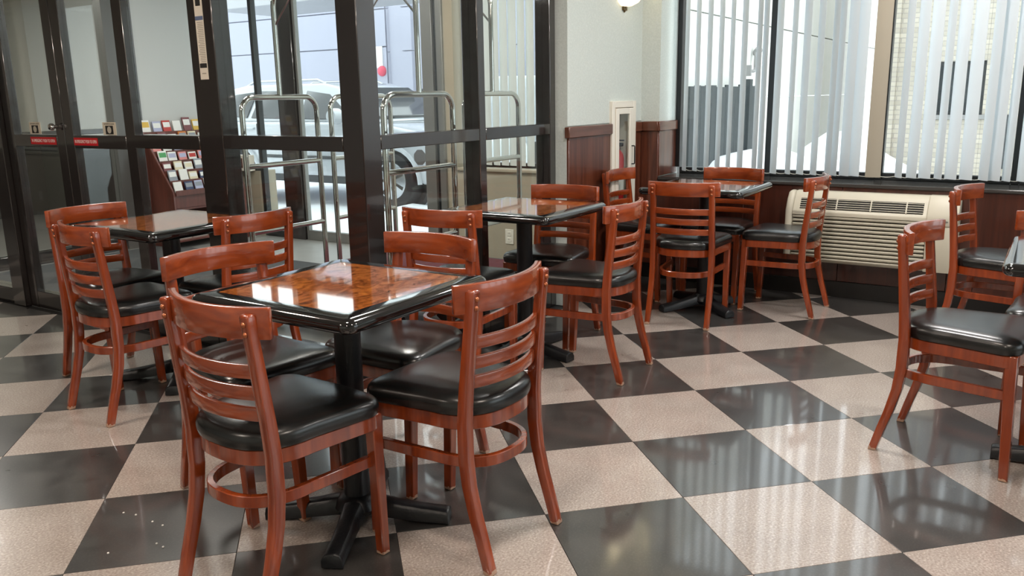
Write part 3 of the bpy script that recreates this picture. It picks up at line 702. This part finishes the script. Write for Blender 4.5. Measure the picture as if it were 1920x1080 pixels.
# ------------------------------------------------------------------ heater under the window
pt=tag(empty('wall_heater',(XW-.007,-.64,0)),'cream louvred air conditioner unit set in the wall under the window','heater')
XH=-.14; Y0,Y1=-.485,.475; Z0,Z1=.235,.665
# rounded shell (profile in x,z) with a hollow for the grilles
shell=[(0,Z0),(XH+.02,Z0),(XH,Z0+.02),(XH,.262),(XH+.03,.262),(XH+.03,.525),(XH,.525),(XH,.548),(XH+.012,.56),(XH+.05,.628),(XH+.075,Z1-.004),(XH+.09,Z1),(0,Z1)]
MB().prism(shell,'y',Y0+.16,Y1-.045).build('casing',PTACM,pt,.002,1)
endp=[(0,Z0),(XH+.03,Z0),(XH-.004,Z0+.03),(XH-.004,.55),(XH+.03,.62),(XH+.07,Z1),(0,Z1)]
e1=MB().prism(endp,'y',Y1-.045,Y1).build('end_cap',PTACM,pt,.018,4)
bx('end_cap',PTACM,XH-.004,0,Y0,Y0+.16,Z0,.50,pt,.004,2)
lid=MB().prism([(0,.50),(XH-.006,.50),(XH-.006,.56),(XH+.045,.635),(XH+.075,Z1+.003),(0,Z1+.003)],'y',Y0,Y0+.165).build('control_lid',PTACM,pt,.008,3)
ov=MB().rings([[Vector((XH-.0066,Y0+.07+.020*math.cos(2*PI*k/20),.53+.006*math.sin(2*PI*k/20))) for k in range(20)],[Vector((XH-.0052,Y0+.07+.020*math.cos(2*PI*k/20),.53+.006*math.sin(2*PI*k/20))) for k in range(20)]]).build('oval_badge',plain('badge_grey','77766f',.4),lid)
bx('grille_void',PTACD,XH+.0295,XH+.032,Y0+.16,Y1-.05,.265,.522,pt,0)
for k in range(11):
    z=.270+k*.0237
    sl=MB().prism([(XH+.003,z),(XH+.0,z+.011),(XH+.010,z+.0155),(XH+.028,z+.0155),(XH+.028,z)],'y',Y0+.163,Y1-.048).build('louver_slat',PTACM,pt,.001,1)
# upper grille on the sloping face
n0=Vector((XH+.012,0,.562)); n1=Vector((XH+.05,0,.628)); up=(n1-n0).normalized(); nv=Vector((-up.z,0,up.x))
gv=MB(); a0=n0+up*.002+nv*.001; a1=n1-up*.004+nv*.001
ya,yb_=Y0+.185,Y1-.085
gv.add([a0+Vector((0,ya,0)),a0+Vector((0,yb_,0)),a1+Vector((0,yb_,0)),a1+Vector((0,ya,0)),a0-nv*.003+Vector((0,ya,0)),a0-nv*.003+Vector((0,yb_,0)),a1-nv*.003+Vector((0,yb_,0)),a1-nv*.003+Vector((0,ya,0))],[(0,1,2,3),(7,6,5,4),(0,4,5,1),(1,5,6,2),(2,6,7,3),(3,7,4,0)])
gv.build('outlet_void',PTACD,pt,smooth=False)
for k in range(5):
    p=a0+(a1-a0)*((k+.5)/5)+nv*.002
    MB().sweep([p+Vector((0,ya,0)),p+Vector((0,yb_,0))],[nv*.0025]*2,[up*.0015]*2).build('grille_bar',PTACM,pt)
for k in range(1,4):
    yy=yb_+(ya-yb_)*(.03+.28*k); MB().sweep([a0+nv*.002+Vector((0,yy,0)),a1+nv*.002+Vector((0,yy,0))],[nv*.003]*2,[Vector((0,.0035,0))]*2).build('grille_bar',PTACM,pt)

# ------------------------------------------------------------------ extinguisher cabinet
cb=tag(empty('extinguisher_cabinet',((CX0+CX1)/2,YB,0)),'narrow cream extinguisher cabinet with a tall glass slot in the side wall','cabinet')
hw=(CX1-CX0)/2
def frame(mb,w0,w1,z0,z1,wi0,wi1,zi0,zi1,y0,y1):
    mb.box(w0,wi0,y0,y1,z0,z1); mb.box(wi1,w1,y0,y1,z0,z1); mb.box(wi0,wi1,y0,y1,z0,zi0); mb.box(wi0,wi1,y0,y1,zi1,z1); return mb
frame(MB(),-hw-.035,hw+.035,CZ0-.04,CZ1+.035,-hw+.006,hw-.006,CZ0+.006,CZ1-.006,-.022,.004).build('trim_frame',WHITEP,cb,.002,1)
MB().box(-hw+.002,-hw+.006,.004,.14,CZ0+.002,CZ1-.002).box(hw-.006,hw-.002,.004,.14,CZ0+.002,CZ1-.002).box(-hw+.006,hw-.006,.136,.14,CZ0+.002,CZ1-.002).box(-hw+.006,hw-.006,.004,.136,CZ0+.002,CZ0+.006).box(-hw+.006,hw-.006,.004,.136,CZ1-.006,CZ1-.002).build('tub',WHITEP,cb,smooth=False)
dr=frame(MB(),-hw+.01,hw-.01,CZ0+.01,CZ1-.01,-.088,.072,CZ0+.05,CZ1-.048,-.028,-.012).build('door',WHITEP,cb,.002,1)
bx('glass_pane',GLASS,-.088,.072,-.021,-.018,CZ0+.05,CZ1-.048,dr,0)
MB().tube(fillet([(.105,-.027,.93),(.105,-.05,.93),(.105,-.05,.81),(.105,-.027,.81)],.006,4),.0042,8).build('handle',DARKFR,dr)
fx=tag(empty('fire_extinguisher',((CX0+CX1)/2+.062,YB+.068,CZ0+.007)),'red fire extinguisher with white label inside the wall cabinet','extinguisher')
MB().lathe([(.0005,0),(.05,0),(.055,.01),(.055,.34),(.048,.37),(.03,.395),(.018,.40),(.018,.42),(.0005,.42)],24).build('cylinder',RED,fx)
MB().lathe([(.0557,.10),(.0557,.27),(.0552,.27),(.0552,.10)],24).build('label_band',WHITE,fx)
MB().box(-.014,.014,-.05,.02,.42,.445).box(-.01,.01,-.06,.03,.455,.465).build('valve_handle',DARKFR,fx,.003,1)
MB().tube(fillet([(.02,0,.43),(.052,.0,.47),(.062,0,.38),(.062,0,.15)],.02,4),.007,8).build('hose',plain('pale_hose','cfcfcc',.5),fx)

# ------------------------------------------------------------------ wall sconce
sc=tag(empty('wall_sconce',(1.47,YB,1.84)),'half-bowl wall sconce of lit frosted glass with bronze finial','lamp')
def halflathe(prof,n=20):
    return MB().rings([[Vector((r*math.cos(PI+PI*k/n),r*math.sin(PI+PI*k/n)-.002,z)) for k in range(n+1)] for r,z in prof],closed=False,cap=False)
halflathe([(.012,-.028),(.05,-.022),(.09,-.002),(.118,.03),(.132,.07),(.136,.10),(.130,.10),(.112,.03),(.085,.004),(.012,-.02)]).build('bowl',FROST,sc)
halflathe([(.001,-.062),(.008,-.058),(.012,-.046),(.007,-.04),(.014,-.032),(.026,-.024),(.03,-.012),(.001,-.01)]).build('finial',SLATEM,sc)
bx('back_plate',SLATEM,-.03,.03,-.012,0,-.05,.12,sc,.003)
pl_=bpy.data.lights.new('sconce_bulb','POINT'); pl_.energy=9; pl_.color=(1,.78,.5); pl_.shadow_soft_size=.03; po=bpy.data.objects.new('sconce_bulb',pl_); COL.objects.link(po); po.location=(1.47,YB-.07,1.935)

# ------------------------------------------------------------------ outside: snow, cladding, wing wall, brick house, cars
random.seed(3)
g=MB(); NX,NY=60,60; vs=[]; fs=[]
from mathutils import noise
def gh(x,y):
    h=-.06+.05*noise.noise(Vector((x*.5,y*.5,0)))+.03*noise.noise(Vector((x*2,y*2,3)))
    for cx,cy,r,a in ((5.3,1.2,1.5,.62),(6.9,.9,1.4,.45),(9.0,.35,.9,.3),(9.3,1.2,.8,.75),(7.5,-.9,1.1,.15),(7.6,-2.6,1.2,.4),(3.9,4.7,.45,.12)):
        d=((x-cx)**2+(y-cy)**2)/r**2; h+=a*math.exp(-d*1.6)*(1+.25*noise.noise(Vector((x*1.5,y*1.5,8))))
    return h
NX,NY=110,150
for i in range(NX):
    for j in range(NY):
        x=1.97+(i/(NX-1))**1.3*33; y=-12+j/(NY-1)*44; vs.append((x,y,gh(x,y)))
fs=[(i*NY+j,(i+1)*NY+j,(i+1)*NY+j+1,i*NY+j+1) for i in range(NX-1) for j in range(NY-1)]
struct(g.add(vs,fs).build('ground_snow',SNOW)); bpy.data.objects['ground_snow']['kind']='structure'
# clad building across the lot
cl=tag(empty('clad_building',(9,12,0)),'lavender grey metal clad building behind the parked white cars','building')
for (y0,y1) in ((-2.60,3.5),(3.5,10.)):
    for z0,z1 in ((-.2,1.28),(1.30,2.24),(2.26,2.93),(2.95,4.1)): bx('cladding_panel',CLAD,0,.2,y0+.01,y1-.01,z0,z1,cl,.004)
bx('wall_core',CLAD,.05,.6,-6.2,10,-.2,4.15,cl,0)
for z0,z1 in ((-.2,1.28),(1.30,2.14),(2.16,2.93),(2.95,4.1)):
    n=60; f=[]
    for k in range(n+1):
        yy=-6.2+3.58*k/n; f.append((.10*(1 if (k//5)%2 else 0),yy))
    MB().prism([(x,y) for x,y in f]+[(.16,-2.62),(.16,-6.2)],'z',z0,z1).build('ribbed_panel',CLAD,cl,smooth=False)
al=tag(empty('alarm_bell',(9,9.53,1.80)),'round red alarm bell on the clad building','bell')
b=MB().lathe([(.0005,.07),(.05,.068),(.085,.05),(.10,.02),(.10,0),(.0005,0)],24).build('gong',plain('pink_red_paint','d0405a',.4),al); b.rotation_euler=(0,-PI/2,0)
sg=tag(empty('wall_sign',(9,9.62,2.06)),'small white notice board above the red bell on cladding','sign'); bx('sign_plate',WHITE,-.02,0,-.12,.12,-.2,.2,sg,.004)
cn=tag(empty('entrance_canopy',(6.0,7.0,0)),'dark edge of a canopy high over the parking lot','canopy'); bx('fascia',plain('grey_canopy','a8a8ac',.6),0,1.4,-.5,3.6,2.76,2.95,cn,.01); bx('canopy_post',ALU,1.2,1.3,3.4,3.5,-.1,2.76,cn)
# wing wall of the hotel, seen through the blinds
ww=tag(empty('wing_wall',(3.3,1.8,0)),'plain white rendered wing wall beyond the blinds','wall')
STUC=plain('white_render','dcdcd6',.8,bump=.05)
for z0,z1 in ((-.3,1.2),(1.21,2.11),(2.125,4.2)): 
    for x0,x1 in ((0,6.0),(6.015,13.)): bx('render_panel',STUC,x0,x1,0,.25,z0,z1,ww,.003)
fe=tag(empty('board_fence',(4.4,1.55,0)),'dark board fence in front of the white wing wall','fence')
for k in range(15): bx('board',FENCEM,k*.155,k*.155+.146,-.012,.012,.1,1.33+.03*random.random(),fe,.003)
for z in (.5,1.15): bx('fence_rail',FENCEM,0,2.3,.012,.05,z,z+.07,fe)
bx('fence_post',FENCEM,1.80,1.90,-.05,.05,-.1,1.42,fe)
gp=tag(empty('vent_pipe',(7.15,1.8,1.55)),'thin grey hooked vent pipe on the white wing wall','pipe')
MB().tube(fillet([(-.22,-.06,-.02),(.0,-.06,-.02),(.0,-.06,.22),(.10,-.06,.25)],.05,5),.02,8).build('pipe_run',ROCK,gp); MB().tube([(.0,-.07,.2),(.09,-.07,.24)],.05,10).build('pipe_head',ROCK,gp); bx('bracket',ROCK,-.24,-.2,-.08,0,-.08,.05,gp)
# brick house
bh=tag(empty('brick_house',(9.6,-6.5,0)),'cream brick house with a dark window, seen through the blind','house')
def hb(name,m,y0,y1,z0,z1,x0=0,x1=.3,bev=.004): return bx(name,m,x0,x1,y0+6.5,y1+6.5,z0,z1,bh,bev)
WY0,WY1,WZ0,WZ1=-.66,-.02,.92,1.64
hb('brick_wall',BRICK,-8,WY0,-.3,4.5); hb('brick_wall',BRICK,WY1,.45,-.3,4.5); hb('brick_wall',BRICK,WY0,WY1,-.3,WZ0); hb('brick_wall',BRICK,WY0,WY1,WZ1,4.5); hb('corner_pier',BRICK,.45,.66,-.3,4.5,-.08,4)
wf=hb('window_frame',DARKFR,WY0,WY1,WZ0,WZ1,.1,.16); 
for y0,y1 in ((WY0+.04,(WY0+WY1)/2-.02),((WY0+WY1)/2+.02,WY1-.04)):
    p=bx('pane',CARGLASS,.085,.1,y0+6.5,y1+6.5,WZ0+.05,WZ1-.05,wf,0)
hb('window_sill',ROCK,WY0-.05,WY1+.05,WZ0-.06,WZ0,-.06,.2)
hb('downpipe',CARTRIM,-1.02,-.96,.2,.92,-.08,-.02)
# cars
def make_car(name,loc,rz):
    """estate car, nose towards -y in its own frame, x = right-hand side seen from the lot"""
    c=empty(name,loc,rz); hw=.88; L=4.5
    prof=[(.0,.42),(.02,.62),(.10,.78),(.9,.95),(1.25,1.00),(4.38,1.02),(4.5,.95),(4.52,.45),(4.35,.30),(.25,.28),(.06,.32)]
    def arch(cy,r,n=12): return [(cy+r*math.cos(PI-k*PI/n),.30+r*math.sin(PI-k*PI/n)) for k in range(n+1)]
    low=[(.0,.42),(.02,.62),(.10,.80),(.45,.90),(.95,.985),(1.30,1.02),(4.36,1.03),(4.5,.95),(4.53,.5),(4.4,.30)]
    bot=arch(3.62,.41)[::-1]+arch(.88,.41)[::-1]+[(.22,.28),(.05,.33)]
    MB().prism(low+bot,'x',-hw,hw).build('body',CARPAINT,c,.05,3)
    gh_=[(1.18,1.01),(1.88,1.44),(2.15,1.50),(3.6,1.50),(4.15,1.42),(4.42,1.02)]
    MB().rings([[Vector((s*w,y,z)) for y,z in gh_] for s,w in ((-1,.80),(1,.80))]) 
    g_=MB(); A=[Vector((-.84,y,z)) if z<1.2 else Vector((-.66,y,z)) for y,z in gh_]; B=[Vector((-v.x,v.y,v.z)) for v in A]
    g_.rings([A,B]).build('cabin',CARPAINT,c,.04,3)
    def sx(z): return -.84+(.18)*(z-1.02)/.42
    for nm,q in (('side_window',[(1.52,1.05),(2.0,1.36),(2.42,1.41),(2.42,1.06)]),('side_window',[(2.50,1.06),(2.50,1.41),(3.28,1.42),(3.36,1.07)]),('side_window',[(3.44,1.07),(3.37,1.41),(3.78,1.38),(4.12,1.12)])):
        MB().rings([[Vector((sx(z)-d*s_,y,z)) for y,z in q] for d in (.014,-.03) for s_ in (1,)]).build(nm,CARGLASS,c,.006,1)
    w0=Vector((0,1.24,1.06)); w1=Vector((0,1.83,1.42)); nn=Vector((0,-.52,.855))
    MB().rings([[Vector((-.74,w0.y,w0.z))+nn*d,Vector((.74,w0.y,w0.z))+nn*d,Vector((.62,w1.y,w1.z))+nn*d,Vector((-.62,w1.y,w1.z))+nn*d] for d in (.026,-.04)]).build('windscreen',CARGLASS,c,.01,1)
    for y in (.88,3.62):
        w=MB().tube([(-.90,y,.33),(-.66,y,.33)],.335,28).build('wheel',TYRE,c,.03,2)
        r=MB().tube([(-.915,y,.33),(-.88,y,.33)],.225,28).build('rim',ALLOY,w,.01,2)
        hb_=MB()
        for k in range(7):
            a=2*PI*k/7; d=Vector((0,math.cos(a),math.sin(a))); e=Vector((0,-math.sin(a),math.cos(a))); p=Vector((-.917,y,.33))
            hb_.sweep([p+d*.07,p+d*.20],[e*.012,e*.02],[Vector((.004,0,0))]*2)
        hb_.build('wheel_slots',TYRE,w)
        MB().tube([(-.70,y,.33),(-.6,y,.33)],.40,24).build('wheel_well',TYRE,c)
        MB().tube([(-.885,y+.425*math.cos(PI*k/14),.30+.425*math.sin(PI*k/14)) for k in range(15)],.03,8).build('arch_flare',CARPAINT,c)
    m=MB().lathe([(.0005,-.07),(.08,-.07),(.1,-.02),(.1,.05),(.06,.07),(.0005,.07)],16).build('wing_mirror',CARPAINT,c,loc=(-.99,1.66,1.09)); m.rotation_euler=(0,PI/2,0)
    bx('mirror_arm',CARTRIM,-.93,-.84,1.63,1.69,1.03,1.07,c,.01)
    for y in (2.3,3.25): bx('door_handle',CARPAINT,-.905,-.87,y,y+.16,.92,.95,c,.008)
    bx('side_moulding',CARTRIM,-.893,-.87,1.35,3.15,.56,.60,c,.006); bx('sill_skirt',CARTRIM,-.885,-.80,1.32,3.18,.26,.36,c,.01)
    for y0,y1 in ((1.40,2.44),(2.47,3.2)):
        MB().tube([(-.882,y1,.42),(-.882,y1,1.0)],.005,6).build('door_seam',CARTRIM,c)
    for x in (-.55,.55): MB().tube(fillet([(x,2.2,1.49),(x,2.35,1.545),(x,3.55,1.545),(x,3.7,1.49)],.05,4),.016,8).build('roof_rail',ALLOY,c)
    MB().tube([(-.55,1.20,1.05),(-.1,1.33,1.085)],.012,6).build('wiper',TYRE,c)
    bx('headlamp',PLASTW,-.86,-.55,-.0,.25,.62,.76,c,.03,2)
    return c
c1=make_car('car',(4.90,4.22,-.02),0); tag(c1,'white estate car parked beyond the vestibule doors, nose to the right','car')
vn=tag(empty('van',(6.9,6.0,0)),'white van body parked behind the estate car','van')
MB().prism([(-.6,.45),(-.6,.9),(-.1,1.05),(.12,1.50),(.35,1.58),(3.9,1.6),(4.0,.4)],'x',0,1.9).rings([[(0,0,0)]*3]*2) if False else None
MB().prism([(-1.9,.4),(-1.95,1.45),(-1.8,1.56),(.5,1.58),(.85,1.50),(1.15,1.12),(1.9,.98),(1.95,.4)],'x',0,1.8).build('body',CARPAINT,vn,.06,3)
MB().rings([[Vector((x,.9,1.42)),Vector((x,1.1,1.15)),Vector((x,.2,1.15)),Vector((x,.2,1.42))] for x in (-.012,.02)]).build('side_window',CARGLASS,vn,.01,1)
for y in (-1.2,1.25): MB().tube([(-.02,y,.3),(.2,y,.3)],.33,24).build('wheel',TYRE,vn,.02,1)

# crumbs on the dark tile at the lower left
CR=MB().lathe([(.0003,0),(.0035,.0005),(.003,.003),(.0003,.004)],8)
crumb=None
for x,y,w in ((-2.292,.823,'backmost of seven'),(-2.28,.777,'second from the back'),(-2.28,.692,'third from the back'),(-2.278,.644,'fourth from the back'),(-2.46,.638,'the one nearest the left tile edge'),(-2.354,.564,'left one of the front pair'),(-2.356,.531,'right one of the front pair')):
    if crumb is None: crumb=CR.build('crumb',PAPER); o=crumb
    else: o=crumb.copy(); COL.objects.link(o)
    o.location=(x,y,.0005); tag(o,'white crumb on the left dark tile, '+w,'crumb','crumbs on the dark tile')
